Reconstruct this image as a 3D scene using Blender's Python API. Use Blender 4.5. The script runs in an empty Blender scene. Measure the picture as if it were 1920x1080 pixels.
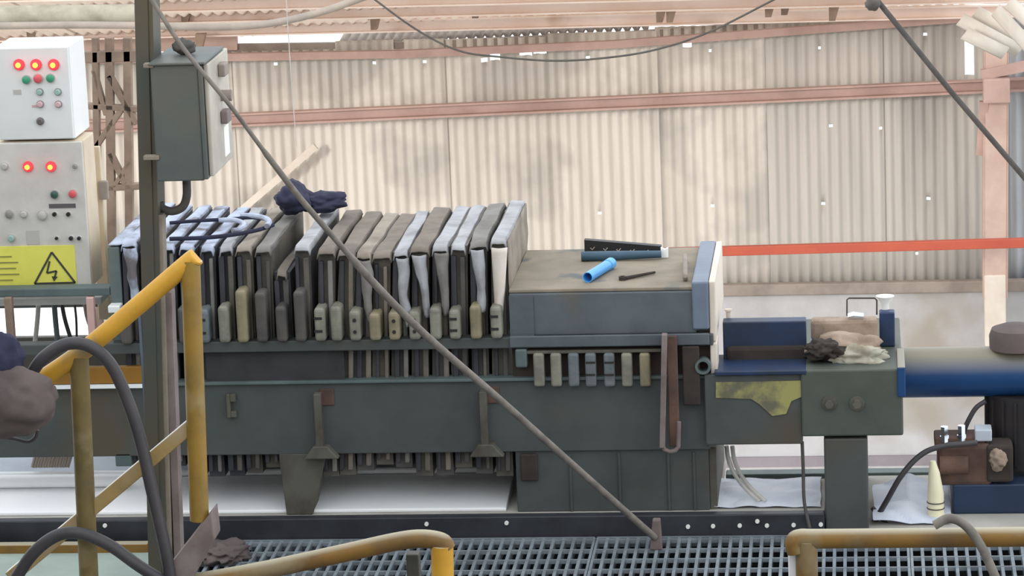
import bpy, bmesh, math, random
from mathutils import Vector, Matrix, noise
random.seed(7)
S = bpy.context.scene
COL = S.collection

# ------------------------------------------------------------------ camera
FPX = 6300.0
dY = Vector((640.0, -1440.0, FPX))                  # image direction of the hall's depth axis
SL = 0.017
YZ = None
xz = 640.0 + SL * 29200.0
yz = (FPX * FPX + 640.0 * xz) / 1440.0
Yc = dY.normalized()
Zc = -Vector((xz, yz, FPX)).normalized()
Zc = (Zc - Yc * Zc.dot(Yc)).normalized()
Xc = Yc.cross(Zc).normalized()
def wdir(px, py):
    a = Vector((px - 960.0, py - 540.0, FPX))
    return Vector((a.dot(Xc), a.dot(Yc), a.dot(Zc)))
d0 = wdir(960, 962)
CAM = -d0 * (10.77 / FPX)
cam_d = bpy.data.cameras.new('camera'); cam = bpy.data.objects.new('camera', cam_d); COL.objects.link(cam)
right = Vector((Xc.x, Yc.x, Zc.x)); down = Vector((Xc.y, Yc.y, Zc.y)); fwd = Vector((Xc.z, Yc.z, Zc.z))
m = Matrix((right, -down, -fwd)).transposed().to_4x4(); m.translation = CAM
cam.matrix_world = m
cam_d.sensor_width = 36.0; cam_d.lens = FPX * 36.0 / 1920.0; cam_d.clip_end = 300
S.camera = cam
def P(px, py, Y):
    d = wdir(px, py); return CAM + d * ((Y - CAM.y) / d.y)
def PZ(px, py, z):
    d = wdir(px, py); return CAM + d * ((z - CAM.z) / d.z)
def X(px, py, Y): return P(px, py, Y).x
def Z(px, py, Y): return P(px, py, Y).z

# ------------------------------------------------------------------ light
w = bpy.data.worlds.new('daylight'); S.world = w; w.use_nodes = True
bg = w.node_tree.nodes['Background']
bg.inputs[0].default_value = (0.93, 0.97, 1.0, 1); bg.inputs[1].default_value = 1.65
sun_d = bpy.data.lights.new('sun', 'SUN'); sun_d.energy = 1.5; sun_d.angle = math.radians(10); sun_d.color = (1.0, 0.94, 0.88)
sun = bpy.data.objects.new('sun', sun_d); COL.objects.link(sun)
sun.rotation_euler = Vector((0.5, 0.8, -0.22)).to_track_quat('-Z', 'Y').to_euler()
S.view_settings.view_transform = 'Standard'; S.view_settings.look = 'None'
S.view_settings.exposure = 0.0; S.view_settings.gamma = 1.0; S.view_settings.use_curve_mapping = False

# ------------------------------------------------------------------ materials
def lin(c):
    r = []
    for v in c:
        v /= 255.0
        r.append(v / 12.92 if v <= 0.04045 else ((v + 0.055) / 1.055) ** 2.4)
    return (*r, 1.0)
def mk(name, col, col2=None, scale=6.0, rough=0.7, metal=0.0, bump=0.0, lo=0.4, hi=0.65, stretch=(1, 1, 1), col3=None, scale3=1.5, lo3=.5, hi3=.62, emit=0, dust=None, trans=0):
    mt = bpy.data.materials.new(name); mt.use_nodes = True
    nt = mt.node_tree; b = nt.nodes['Principled BSDF']
    b.inputs['Roughness'].default_value = rough; b.inputs['Metallic'].default_value = metal
    b.inputs['Base Color'].default_value = lin(col)
    if emit:
        b.inputs['Emission Color'].default_value = lin(col); b.inputs['Emission Strength'].default_value = emit
    if col2 or bump:
        g = nt.nodes.new('ShaderNodeNewGeometry'); mp = nt.nodes.new('ShaderNodeMapping')
        mp.inputs['Scale'].default_value = stretch
        nt.links.new(g.outputs['Position'], mp.inputs['Vector'])
        n = nt.nodes.new('ShaderNodeTexNoise'); n.inputs['Scale'].default_value = scale; n.inputs['Detail'].default_value = 6; n.inputs['Roughness'].default_value = 0.6
        nt.links.new(mp.outputs[0], n.inputs['Vector'])
    if col2:
        r = nt.nodes.new('ShaderNodeValToRGB'); r.color_ramp.elements[0].position = lo; r.color_ramp.elements[1].position = hi
        r.color_ramp.elements[0].color = lin(col); r.color_ramp.elements[1].color = lin(col2)
        nt.links.new(n.outputs[0], r.inputs[0]); out = r.outputs[0]
        if col3:
            n3 = nt.nodes.new('ShaderNodeTexNoise'); n3.inputs['Scale'].default_value = scale3; n3.inputs['Detail'].default_value = 5
            nt.links.new(g.outputs['Position'], n3.inputs['Vector'])
            r3 = nt.nodes.new('ShaderNodeValToRGB'); r3.color_ramp.elements[0].position = lo3; r3.color_ramp.elements[1].position = hi3
            r3.color_ramp.elements[0].color = (0, 0, 0, 1); r3.color_ramp.elements[1].color = (1, 1, 1, 1)
            nt.links.new(n3.outputs[0], r3.inputs[0])
            mx = nt.nodes.new('ShaderNodeMixRGB'); mx.inputs[2].default_value = lin(col3)
            nt.links.new(r3.outputs[0], mx.inputs[0]); nt.links.new(out, mx.inputs[1]); out = mx.outputs[0]
        if dust:   # dust settled on upward faces
            sx = nt.nodes.new('ShaderNodeSeparateXYZ'); nt.links.new(g.outputs['Normal'], sx.inputs[0])
            rd_ = nt.nodes.new('ShaderNodeMapRange'); rd_.inputs[1].default_value = dust[1]; rd_.inputs[2].default_value = dust[2]
            nt.links.new(sx.outputs[2], rd_.inputs[0])
            mx2 = nt.nodes.new('ShaderNodeMixRGB'); mx2.inputs[2].default_value = lin(dust[0])
            nt.links.new(rd_.outputs[0], mx2.inputs[0]); nt.links.new(out, mx2.inputs[1]); out = mx2.outputs[0]
        nt.links.new(out, b.inputs['Base Color'])
    if trans:
        tb = nt.nodes.new('ShaderNodeBsdfTranslucent'); tb.inputs[0].default_value = lin(col)
        ms = nt.nodes.new('ShaderNodeMixShader'); ms.inputs[0].default_value = trans
        nt.links.new(b.outputs[0], ms.inputs[1]); nt.links.new(tb.outputs[0], ms.inputs[2])
        nt.links.new(ms.outputs[0], nt.nodes['Material Output'].inputs[0])
    if bump:
        bp = nt.nodes.new('ShaderNodeBump'); bp.inputs['Strength'].default_value = bump; bp.inputs['Distance'].default_value = 0.01
        nt.links.new(n.outputs[0], bp.inputs['Height']); nt.links.new(bp.outputs[0], b.inputs['Normal'])
    return mt
MT = {}
def T(name, *a, **k): MT[name] = mk(name, *a, **k)
T('sheet', (222, 215, 205), (206, 198, 187), 5, .6, stretch=(1, 1, .12), col3=(188, 182, 173), scale3=.75, lo3=.5, hi3=.56)
T('sheet_blue', (196, 200, 204), (170, 174, 178), 5, .6, stretch=(1, 1, .12))
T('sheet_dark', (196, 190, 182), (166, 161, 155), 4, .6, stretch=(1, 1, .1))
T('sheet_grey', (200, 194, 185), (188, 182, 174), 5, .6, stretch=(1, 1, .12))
T('girt', (194, 164, 154), (178, 148, 138), 4, .7)
T('purlin', (250, 234, 224), (242, 220, 206), 3, .7, col3=(214, 186, 166), scale3=1.6, lo3=.62, hi3=.72)
T('roof_sheet', (246, 237, 228), (236, 220, 206), 3, .7, trans=.5)
T('dust_grey', (160, 148, 138), (140, 128, 120), 6, .8)
T('pink_col', (206, 180, 166), (190, 162, 150), 4, .7)
T('dado', (196, 196, 198), (180, 178, 178), 3, .8, col3=(168, 160, 150), scale3=1.0, lo3=.52, hi3=.62)
T('mauve', (150, 142, 148), (138, 130, 136), 4, .8)
T('white_con', (226, 226, 224), (204, 204, 202), 4, .8)
T('duct', (178, 172, 156), (148, 142, 126), 7, .8)
T('beam', (80, 85, 84), (70, 74, 74), 5, .55, col3=(86, 77, 64), scale3=2.0, lo3=.55, hi3=.7)
T('beam_dirty', (96, 94, 84), (74, 68, 60), 7, .7)
T('follower', (94, 103, 109), (80, 88, 93), 5, .55, col3=(104, 98, 86), scale3=3, lo3=.56, hi3=.66)
T('follower_top', (150, 138, 122), (126, 116, 102), 5, .8, col3=(100, 104, 104), scale3=4, lo3=.56, hi3=.64)
T('blue_grey', (120, 132, 150), (104, 116, 134), 4, .5)
T('cream_steel', (228, 217, 204), (212, 198, 184), 4, .7)
T('rust', (112, 84, 72), (80, 62, 56), 9, .85, bump=.3)
T('gap_shade', (62, 62, 64), (52, 52, 52), 8, .8)
T('rust_dark', (66, 56, 50), (48, 42, 40), 10, .85)
T('strap', (136, 124, 122), (112, 98, 94), 8, .8)
T('dark_channel', (42, 43, 50), (56, 58, 64), 6, .5)
T('grating', (138, 147, 154), (112, 120, 127), 10, .5)
T('grating_shade', (26, 28, 32), (18, 20, 24), 4, .9)
T('brick_dark', (96, 88, 82), (78, 72, 68), 4, .9)
T('concrete', (188, 184, 178), (164, 160, 154), 3, .9)
T('pale_green', (164, 178, 170), (146, 160, 154), 3, .8)
T('yellow', (212, 160, 48), (192, 142, 46), 6, .5, col3=(150, 132, 96), scale3=6, lo3=.57, hi3=.68, dust=((214, 208, 196), .75, 1.0))
T('yellow_worn', (132, 98, 40), (106, 80, 44), 8, .55, col3=(136, 122, 92), scale3=5, lo3=.56, hi3=.68, dust=((176, 168, 146), .55, 1.0))
T('yellow_post', (150, 118, 46), (122, 98, 50), 8, .5, col3=(160, 144, 104), scale3=5, lo3=.56, hi3=.68)
T('post_olive', (124, 106, 60), (98, 86, 56), 8, .55, col3=(150, 136, 104), scale3=5, lo3=.56, hi3=.68)
T('yellow_mid', (176, 148, 92), (150, 128, 86), 7, .55, col3=(166, 152, 128), scale3=5, lo3=.5, hi3=.62, dust=((226, 226, 224), .5, .8))
T('ochre', (150, 104, 28), (132, 94, 32), 5, .5)
T('post', (70, 74, 70), (84, 76, 60), 4, .6)
T('post_pale', (140, 130, 116), (118, 108, 98), 8, .7)
T('box_green', (84, 93, 90), (94, 94, 88), 5, .5, col3=(74, 86, 88), scale3=3)
T('box_side_lit', (196, 190, 178), (170, 164, 154), 6, .6)
T('white_paint', (234, 236, 236), (226, 228, 227), 3, .4)
T('cab_beige', (222, 218, 212), (208, 203, 197), 7, .5)
T('cab_side', (220, 204, 178), (206, 186, 160), 5, .6)
T('sign_yellow', (240, 236, 110), (228, 222, 96), 5, .5)
T('ink', (70, 70, 62))
T('ink_soft', (150, 148, 84))
T('red_lit', (255, 40, 50), emit=3.0)
T('lamp_core', (255, 205, 60), emit=3.0)
T('red_bezel', (226, 96, 104), rough=.4)
T('green_btn', (64, 160, 122), rough=.4)
T('green_dark', (64, 92, 84), rough=.4)
T('teal_pale', (156, 186, 178), rough=.4)
T('pinkish', (214, 176, 182), rough=.4)
T('grey_btn', (150, 146, 142), rough=.4)
T('pale_btn', (196, 192, 188), rough=.4)
T('black', (34, 34, 36), rough=.5)
T('key', (104, 98, 100), rough=.4)
T('blue_cyl', (26, 72, 124), (24, 60, 106), 3, .4, dust=((132, 126, 110), .1, .8))
T('blue_dark', (34, 56, 94), (34, 46, 68), 5, .5)
T('blue_tank', (34, 54, 84), (30, 46, 72), 4, .5)
T('end_block', (84, 90, 82), (72, 78, 70), 4, .55, col3=(36, 62, 120), scale3=3.2, lo3=.62, hi3=.68)
T('mud', (62, 54, 48), (46, 42, 42), 9, .95, bump=.5)
T('label_yellow', (158, 154, 96), (104, 102, 84), 12, .7, lo=.42, hi=.6)
T('rag_beige', (168, 150, 134), (134, 116, 100), 12, .95, bump=.4)
T('rag_pale', (190, 188, 172), (150, 142, 124), 10, .95, bump=.4)
T('chrome', (220, 225, 232), rough=.15, metal=1.0)
T('motor', (36, 34, 38), (48, 42, 42), 8, .6)
T('bottle', (244, 238, 206), (234, 226, 186), 5, .5)
T('plastic_white', (226, 231, 242), (206, 214, 230), 6, .5)
T('tray_white', (252, 253, 254), (246, 249, 252), 4, .3)
T('tray_grey', (200, 208, 220), (180, 188, 200), 4, .5)
T('hose_black', (58, 56, 60), (70, 66, 68), 8, .5)
T('hose_clear', (206, 202, 196), (180, 176, 172), 8, .4)
T('conduit', (170, 158, 146), (150, 140, 130), 6, .6)
T('rope', (134, 127, 119), (108, 102, 96), 20, .8)
T('rod_dark', (84, 80, 76), (70, 66, 64), 12, .7)
T('orange', (196, 94, 70), (184, 86, 66), 3, .5)
T('plate_a', (96, 92, 90), (74, 72, 72), 9, .75)
T('plate_b', (112, 106, 96), (84, 80, 76), 9, .75)
T('plate_c', (70, 70, 76), (56, 56, 62), 9, .75)
T('plate_head', (112, 124, 122), (98, 108, 108), 6, .6)
T('handle_p', (146, 144, 130), (116, 114, 104), 12, .6)
T('handle_b', (112, 120, 124), (86, 92, 96), 12, .6)
T('handle_d', (92, 88, 84), (74, 70, 70), 12, .7)
T('handle_y', (152, 142, 114), (124, 116, 94), 12, .6)
T('hole', (40, 38, 38))
T('cloth_white', (178, 179, 184), (148, 147, 150), 10, .9)
T('cloth_cream', (236, 226, 216), (216, 204, 192), 8, .9)
T('cloth_blue', (190, 199, 218), (150, 157, 176), 9, .9, col3=(112, 106, 108), scale3=9, lo3=.56, hi3=.66)
T('cloth_grey', (140, 137, 134), (116, 112, 108), 8, .95)
T('cloth_brown', (134, 124, 114), (112, 103, 96), 8, .95)
T('cloth_tan', (160, 150, 138), (128, 118, 108), 8, .95)
T('navy', (46, 48, 72), (34, 36, 54), 8, .9)
T('sack', (104, 92, 90), (84, 74, 74), 6, .9)
T('cyan', (92, 176, 240), (72, 156, 228), 4, .35)
T('cyan_in', (30, 110, 190))
T('teal_pipe', (62, 92, 112), (52, 78, 98), 5, .5)
T('truss', (160, 138, 120), (126, 106, 92), 6, .8)
T('pink_pipe', (226, 186, 180), (206, 166, 160), 5, .6)
T('frame_grey', (98, 112, 112), (84, 96, 96), 6, .6)
T('white_and_glint', (246, 246, 240))  # plain white, also for the painted glints of the channel holes
T('bright_panel', (246, 246, 246))

# ------------------------------------------------------------------ mesh builder
class B:
    def __init__(s): s.v = []; s.f = []
    def add(s, vs, fs):
        o = len(s.v); s.v += [Vector(p) for p in vs]; s.f += [tuple(i + o for i in f) for f in fs]; return s
    def hexa(s, p):   # 4 bottom, 4 top
        return s.add(p, [(0, 3, 2, 1), (4, 5, 6, 7), (0, 1, 5, 4), (1, 2, 6, 5), (2, 3, 7, 6), (3, 0, 4, 7)])
    def box(s, x0, x1, y0, y1, z0, z1):
        return s.hexa([(x0, y0, z0), (x1, y0, z0), (x1, y1, z0), (x0, y1, z0), (x0, y0, z1), (x1, y0, z1), (x1, y1, z1), (x0, y1, z1)])
    def bar(s, a, b, w, d, side=Vector((0, 1, 0))):   # bar a->b: w across (in the plane facing front), d along side
        a = Vector(a); b = Vector(b); t = (b - a).normalized()
        n = t.cross(side).normalized(); sd = n.cross(t).normalized()
        q = [n * w / 2 + sd * d / 2, n * w / 2 - sd * d / 2, -n * w / 2 - sd * d / 2, -n * w / 2 + sd * d / 2]
        return s.hexa([a + v for v in q] + [b + v for v in q])
    def tube(s, pts, r, n=12, caps=True):
        pts = [Vector(p) for p in pts]; N = len(pts)
        rs = r if isinstance(r, (list, tuple)) else [r] * N
        vs = []; fs = []; u = None
        for i in range(N):
            t = (pts[min(i + 1, N - 1)] - pts[max(i - 1, 0)]).normalized()
            if u is None:
                u = t.cross(Vector((0, 0, 1)) if abs(t.z) < .9 else Vector((1, 0, 0))).normalized()
            else:
                u = (u - t * u.dot(t)).normalized()
            v = t.cross(u)
            for k in range(n):
                a = 2 * math.pi * k / n; vs.append(pts[i] + (u * math.cos(a) + v * math.sin(a)) * rs[i])
        for i in range(N - 1):
            for k in range(n):
                fs.append((i * n + k, i * n + (k + 1) % n, (i + 1) * n + (k + 1) % n, (i + 1) * n + k))
        if caps: fs += [tuple(range(n))[::-1], tuple(range((N - 1) * n, N * n))]
        return s.add(vs, fs)
    def pipe(s, a, b, ro, ri, n=20):   # hollow tube
        a = Vector(a); b = Vector(b); t = (b - a).normalized()
        u = t.cross(Vector((0, 0, 1)) if abs(t.z) < .9 else Vector((1, 0, 0))).normalized(); v = t.cross(u); vs = []; fs = []
        for p, r in ((a, ro), (b, ro), (b, ri), (a, ri)):
            for k in range(n):
                g = 2 * math.pi * k / n; vs.append(p + (u * math.cos(g) + v * math.sin(g)) * r)
        for j in range(4):
            for k in range(n):
                fs.append((j * n + k, j * n + (k + 1) % n, ((j + 1) % 4) * n + (k + 1) % n, ((j + 1) % 4) * n + k))
        return s.add(vs, fs)
    def prism(s, poly, vec):
        n = len(poly); vec = Vector(vec); p = [Vector(q) for q in poly]
        return s.add(p + [q + vec for q in p], [tuple(range(n))[::-1], tuple(range(n, 2 * n))] + [(i, (i + 1) % n, n + (i + 1) % n, n + i) for i in range(n)])
    def grid(s, fn, nu, nv):
        vs = [fn(i / nu, j / nv) for j in range(nv + 1) for i in range(nu + 1)]
        fs = [(j * (nu + 1) + i, j * (nu + 1) + i + 1, (j + 1) * (nu + 1) + i + 1, (j + 1) * (nu + 1) + i) for j in range(nv) for i in range(nu)]
        return s.add(vs, fs)
    def blob(s, c, r, amp=.25, fr=3.0, seed=0, flat=None, sub=4):
        bm = bmesh.new(); bmesh.ops.create_icosphere(bm, subdivisions=sub, radius=1)
        c = Vector(c); r = Vector(r); o = Vector((seed * 7.3, seed * 3.1, seed))
        vs = []
        for v in bm.verts:
            k = 1 + amp * noise.noise(v.co * fr + o) + amp * .5 * noise.noise(v.co * fr * 2.3 + o)
            p = c + Vector((v.co.x * r.x, v.co.y * r.y, v.co.z * r.z)) * k
            if flat is not None and p.z < flat: p.z = flat
            vs.append(p)
        fs = [tuple(v.index for v in f.verts) for f in bm.faces]; bm.free()
        return s.add(vs, fs)
    def build(s, name, mat, parent=None, smooth=False, bevel=0, solid=0, seg=2, recalc=True):
        me = bpy.data.meshes.new(name)
        if parent is not None: org = wloc(parent)
        else:
            xs = [v.x for v in s.v]; ys = [v.y for v in s.v]; zs = [v.z for v in s.v]
            org = Vector(((min(xs) + max(xs)) / 2, (min(ys) + max(ys)) / 2, min(zs)))
        me.from_pydata([v - org for v in s.v], [], s.f)
        if recalc:
            bm = bmesh.new(); bm.from_mesh(me); bmesh.ops.recalc_face_normals(bm, faces=bm.faces); bm.to_mesh(me); bm.free()
        me.materials.append(MT[mat])
        if smooth:
            for p in me.polygons: p.use_smooth = True
            if smooth != 'all':
                try: me.set_sharp_from_angle(angle=math.radians(40))
                except Exception: pass
        o = bpy.data.objects.new(name, me); COL.objects.link(o)
        if parent is not None: o.parent = parent
        else: o.location = org
        if solid:
            md = o.modifiers.new('solid', 'SOLIDIFY'); md.thickness = solid; md.offset = 0
        if bevel:
            md = o.modifiers.new('bevel', 'BEVEL'); md.width = bevel; md.segments = seg; md.limit_method = 'ANGLE'
        return o
def wloc(o):
    v = Vector((0, 0, 0))
    while o is not None: v = v + o.location; o = o.parent
    return v
def tag(o, label, cat, group=None, kind=None):
    o['label'] = label; o['category'] = cat
    if group: o['group'] = group
    if kind: o['kind'] = kind
    return o
def thing(name, loc, label=None, cat=None, group=None, kind=None):
    o = bpy.data.objects.new(name, None); COL.objects.link(o); o.location = loc; o.empty_display_size = .1
    if label: o['label'] = label
    if cat: o['category'] = cat
    if group: o['group'] = group
    if kind: o['kind'] = kind
    return o
def bez(pts, n=8):   # Catmull-Rom through points
    pts = [Vector(p) for p in pts]; r = []
    q = [pts[0] * 2 - pts[1]] + pts + [pts[-1] * 2 - pts[-2]]
    for i in range(1, len(q) - 2):
        for k in range(n):
            t = k / n; a, b, c, d = q[i - 1], q[i], q[i + 1], q[i + 2]
            r.append(.5 * ((2 * b) + (c - a) * t + (2 * a - 5 * b + 4 * c - d) * t * t + (3 * b - a - 3 * c + d) * t ** 3))
    r.append(pts[-1]); return r
def PL(lst, Y): return [P(x, y, Y if not isinstance(Y, list) else Y[i]) for i, (x, y) in enumerate(lst)]

# ================================================================== SETTING
YW = 12.0
GZ = Z(900, 1010, -.06)                       # level of the grating walkway
# ---- back wall of corrugated sheets
wall = thing('wall_back', P(1000, 545, YW), kind='structure')
wall['label'] = 'beige corrugated sheet wall with concrete base behind the press'
def eave_y(px): return 112 - (px - 440) * .058 if px < 1500 else 50
PITCH = X(1019.3, 300, YW) - X(1000, 300, YW)
seams = [-60, 130, 335, 440, 640, 838, 1035, 1235, 1440, 1655, 1896]
screws = [(517, 120), (702, 118), (797, 116), (1102, 108), (1331, 95), (1537, 90), (1735, 65), (945, 398), (1125, 399), (1335, 386), (1544, 382), (1741, 373), (1719, 476), (1652, 240), (1558, 236)]
gaps = [(747, 83, 9, 9), (928, 106, 10, 7), (985, 100, 12, 4), (1011, 98, 12, 3), (1288, 84, 9, 5), (908, 113, 6, 4), (1818, 103, 8, 37)]
def sheet(px0, px1, bot, mat, top=None, Yo=0.0, holes=()):
    xa = X(px0, 300, YW); xb = X(px1, 300, YW)
    n = max(2, int(round((xb - xa) / PITCH * 8)))
    zt = Z((px0 + px1) / 2, top if top else eave_y((px0 + px1) / 2) - 12, YW); zb = Z((px0 + px1) / 2, bot, YW)
    zs = {zb, zt}
    hr = []
    for (hx, hy, hw, hh) in holes:
        c = P(hx, hy, YW); k = PITCH / 19.3
        hr.append((c.x - hw * k, c.x + hw * k, c.z - hh * k, c.z + hh * k)); zs |= {c.z - hh * k, c.z + hh * k}
    for i in range(1, 8): zs.add(zb + (zt - zb) * i / 8)
    zs = sorted(zs); b = B(); vs = []; fs = []
    for z in zs:
        for i in range(n + 1):
            x = xa + (xb - xa) * i / n
            vs.append((x, YW + Yo + .011 * math.sin(2 * math.pi * x / PITCH) + .004 * noise.noise(Vector((x * 1.3, z * .9, 3))), z))
    for j in range(len(zs) - 1):
        for i in range(n):
            cx = xa + (xb - xa) * (i + .5) / n; cz = (zs[j] + zs[j + 1]) / 2
            if any(h[0] < cx < h[1] and h[2] < cz < h[3] for h in hr): continue
            fs.append((j * (n + 1) + i, j * (n + 1) + i + 1, (j + 1) * (n + 1) + i + 1, (j + 1) * (n + 1) + i))
    b.add(vs, fs); return b.build('corrugated_sheet', mat, wall, smooth='all', solid=.002)
for i in range(len(seams) - 1):
    a, c = seams[i], seams[i + 1]
    hs = [g for g in gaps if a <= g[0] < c] + [(x, y, 3.2, 2.6) for x, y in screws if a <= x < c]
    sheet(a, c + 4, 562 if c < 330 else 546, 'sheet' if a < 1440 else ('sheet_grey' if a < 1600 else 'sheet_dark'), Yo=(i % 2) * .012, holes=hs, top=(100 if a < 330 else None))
sheet(1893, 1990, 535, 'sheet_blue', top=30, Yo=-.03)
# base wall, plinth, skirting
xl, xr = X(196, 600, YW), X(1990, 600, YW)
zt = Z(1600, 546, YW - .1); zm = Z(1600, 854, YW - .1); zk = Z(1600, 873, YW - .1); zl = Z(1600, 886, YW - .12)
LOWZ = zl - .05
B().box(xl, xr, YW - .1, YW + .1, zm - .02, zt).build('base_wall', 'dado', wall, bevel=.01)
B().box(xl, xr, YW - .16, YW - .09, zt - .01, zt + .07).build('ledge', 'dust_grey', wall, bevel=.01)
bb = B().box(xl, xr, YW - .12, YW - .1, zk, zm).build('baseboard_back', 'mauve'); bb['kind'] = 'structure'; bb['label'] = 'mauve painted strip along the foot of the back wall'
kb = B().box(xl, xr, YW - .4, YW - .1, LOWZ - .02, zk).build('trim_1', 'white_con', bevel=.01); kb['kind'] = 'structure'; kb['label'] = 'white concrete kerb at the foot of the back wall'
# girt (C section with lips)
ga, gb = P(-60, 246, YW - .06), P(1990, 153, YW - .06)
g = B(); hh = (Z(1000, 187, YW) - Z(1000, 207, YW))
g.bar(ga, gb, hh, .02)
g.bar(ga + Vector((0, -.02, hh / 2)), gb + Vector((0, -.02, hh / 2)), .012, .06)
g.bar(ga + Vector((0, -.03, -hh / 2)), gb + Vector((0, -.03, -hh / 2)), .014, .08)
g.build('girt', 'girt', wall)
# eave beams along the wall top
def strip(pts, Y, w, d, name, mat, par):
    b = B()
    for i in range(len(pts) - 1):
        b.bar(P(*pts[i], Y), P(*pts[i + 1], Y), w, d)
    return b.build(name, mat, par)
k = PITCH / 19.3
strip([(150, 112), (760, 101), (1150, 83), (1420, 63), (1990, 20)], YW - .08, 14 * k, .05, 'eave_angle', 'girt', wall)
strip([(-140, 88), (445, 76)], YW + .02, 34 * k, .05, 'eave_board', 'pink_col', wall)
B().bar(P(455, 392, YW - .1), P(592, 274, YW - .1), 13 * k, .03).build('pale_brace', 'cream_steel', wall)
strip([(380, 92), (760, 87), (1150, 70), (1500, 45), (1990, 5)], YW + .04, 18 * k, .05, 'eave_beam', 'dust_grey', wall)
# corrugated capping seen edge-on above the eave beam
def cap(u, v):
    a, c = P(632, 84, YW + .1), P(1215, 50, YW + .1)
    p = a.lerp(c, u); n = u * 34
    return p + Vector((0, .5 * v, -.026 + .02 * math.sin(2 * math.pi * n) + .06 * v + .012))
B().grid(cap, 34 * 10, 2).build('capping_sheet', 'dust_grey', wall, smooth='all', solid=.008)

# ---- unseen walls added to keep sun and sky light off the press
wf = B().box(-12, 12, -12.7, -12.5, LOWZ, 4.75).build('added_wall_front', 'concrete'); wf['kind'] = 'structure'; wf['label'] = 'added concrete wall on the near side, out of view, shading the press'
wl = B().box(-4.6, -4.4, -12.5, -.6, LOWZ, 3.0).build('added_wall_left', 'brick_dark'); wl['kind'] = 'structure'; wl['label'] = 'added dark wall left of the near bay, out of view, blocking light'  # unseen wall added to cut sky light from the left
# ---- roof (ceiling) with purlins
roof = thing('ceiling', P(960, 40, 10.5), kind='structure'); roof['label'] = 'sloping corrugated roof on peach painted purlins'
def roofz(Y): return Z(960, 62, YW) + .05 + (YW - Y) * .268
def rs(px0, px1):
    xa = X(px0, 50, 10.5); xb = X(px1, 50, 10.5); n = int((xb - xa) / .076 * 8)
    b = B()
    def fn(u, v):
        x = xa + (xb - xa) * u; Y = 12.12 - 2.95 * v
        return Vector((x, Y, roofz(Y) + .05 + .012 * math.sin(2 * math.pi * x / .076) + .018 * x))
    b.grid(fn, n, 6); return b.build('roof_sheet', 'roof_sheet', roof, smooth='all', solid=.002)
for a, c in ((-260, 60), (60, 330), (330, 640), (640, 960), (960, 1280), (1280, 1560), (1560, 1830)): rs(a, c + 3)
for (y0, y1, Y, hgt, mat) in ((66, 46, 11.7, 22, 'purlin'), (40, 18, 11.0, 22, 'purlin'), (15, -2, 10.3, 26, 'purlin'), (-14, -30, 9.6, 30, 'purlin')):
    b = B(); a, c = P(-120, y0 + 2, Y), P(1990, y1 - 30, Y); kk = .0036 * 22 / 22
    b.bar(a, c, hgt * .0034, .012)
    b.bar(a + Vector((0, -.025, -hgt * .0017)), c + Vector((0, -.025, -hgt * .0017)), .01, .06)
    b.bar(a + Vector((0, -.025, hgt * .0017)), c + Vector((0, -.025, hgt * .0017)), .01, .06)
    b.build('purlin', mat, roof)
for (px, py, Y) in ((345, 30, 11.0), (372, 78, 11.6), (1236, 28, 11.3), (1255, 28, 11.3), (1440, 18, 11.3), (1470, 14, 11.3), (55, 60, 11.5), (700, 42, 11.5), (890, 20, 11.1), (1560, 25, 11.3)):
    p = P(px, py, Y - .05)
    B().prism([p + Vector((-.02, 0, .05)), p + Vector((.05, 0, .05)), p + Vector((.02, 0, -.05)), p + Vector((-.02, 0, -.05))], (0, .06, 0)).build('cleat', 'truss', roof)
# slanting roof sheets in the right corner
for (q, yy) in (([(1800, 36), (1912, 96)], 10.4), ([(1808, 62), (1885, 100)], 10.3), ([(1866, 18), (1960, 120)], 10.2), ([(1828, 22), (1945, 84)], 10.5), ([(1890, 4), (1975, 80)], 10.1)):
    a, c = P(*q[0], yy), P(*q[1], yy)
    b = B()
    def fn(u, v, a=a, c=c):
        p = a.lerp(c, v); n = Vector((.6, 0, .8))
        return p + n * ((u - .5) * .085) + Vector((0, -.025 * math.cos((u - .5) * math.pi), 0))
    b.grid(fn, 8, 2).build('valley_sheet', 'sheet', roof, smooth='all', solid=.004)

# ---- floors
floor = thing('floor', (0, 0, 0), kind='structure'); floor['label'] = 'raised platform, grating walkway and lower concrete floor'
PXL, PXR = X(-140, 962, 0), X(1546, 962, 0)
PXM = X(1344, 962, 0)
B().box(PXL, PXM, 0.0, .95, -.07, 0).build('platform_slab', 'concrete', floor)
B().box(PXM, PXR, 0.0, .36, -.07, 0).build('platform_slab', 'concrete', floor)
B().box(X(-140, 985, -.05), X(1546, 985, -.05), -.05, -.01, GZ - .02, .003).build('edge_channel', 'dark_channel', floor, bevel=.004)
B().box(X(1546, 985, 0), X(2300, 985, 0), -.05, .62, GZ - .05, GZ).build('lower_slab', 'concrete', floor)
B().box(-12, 12, -12.6, YW + 1, LOWZ - .1, LOWZ).build('lower_floor', 'concrete', floor)
B().box(-3.2, 3.4, -3.4, -.02, GZ - .75, GZ - .7).build('shade_bottom', 'grating_shade', floor)  # near-black sheet painted as the shade below the grating
B().box(-3.2, 3.4, -.03, -.012, GZ - .75, GZ - .03).build('shade_face', 'grating_shade', floor)  # upright part of the painted shade, covers the bright floor beyond
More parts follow.
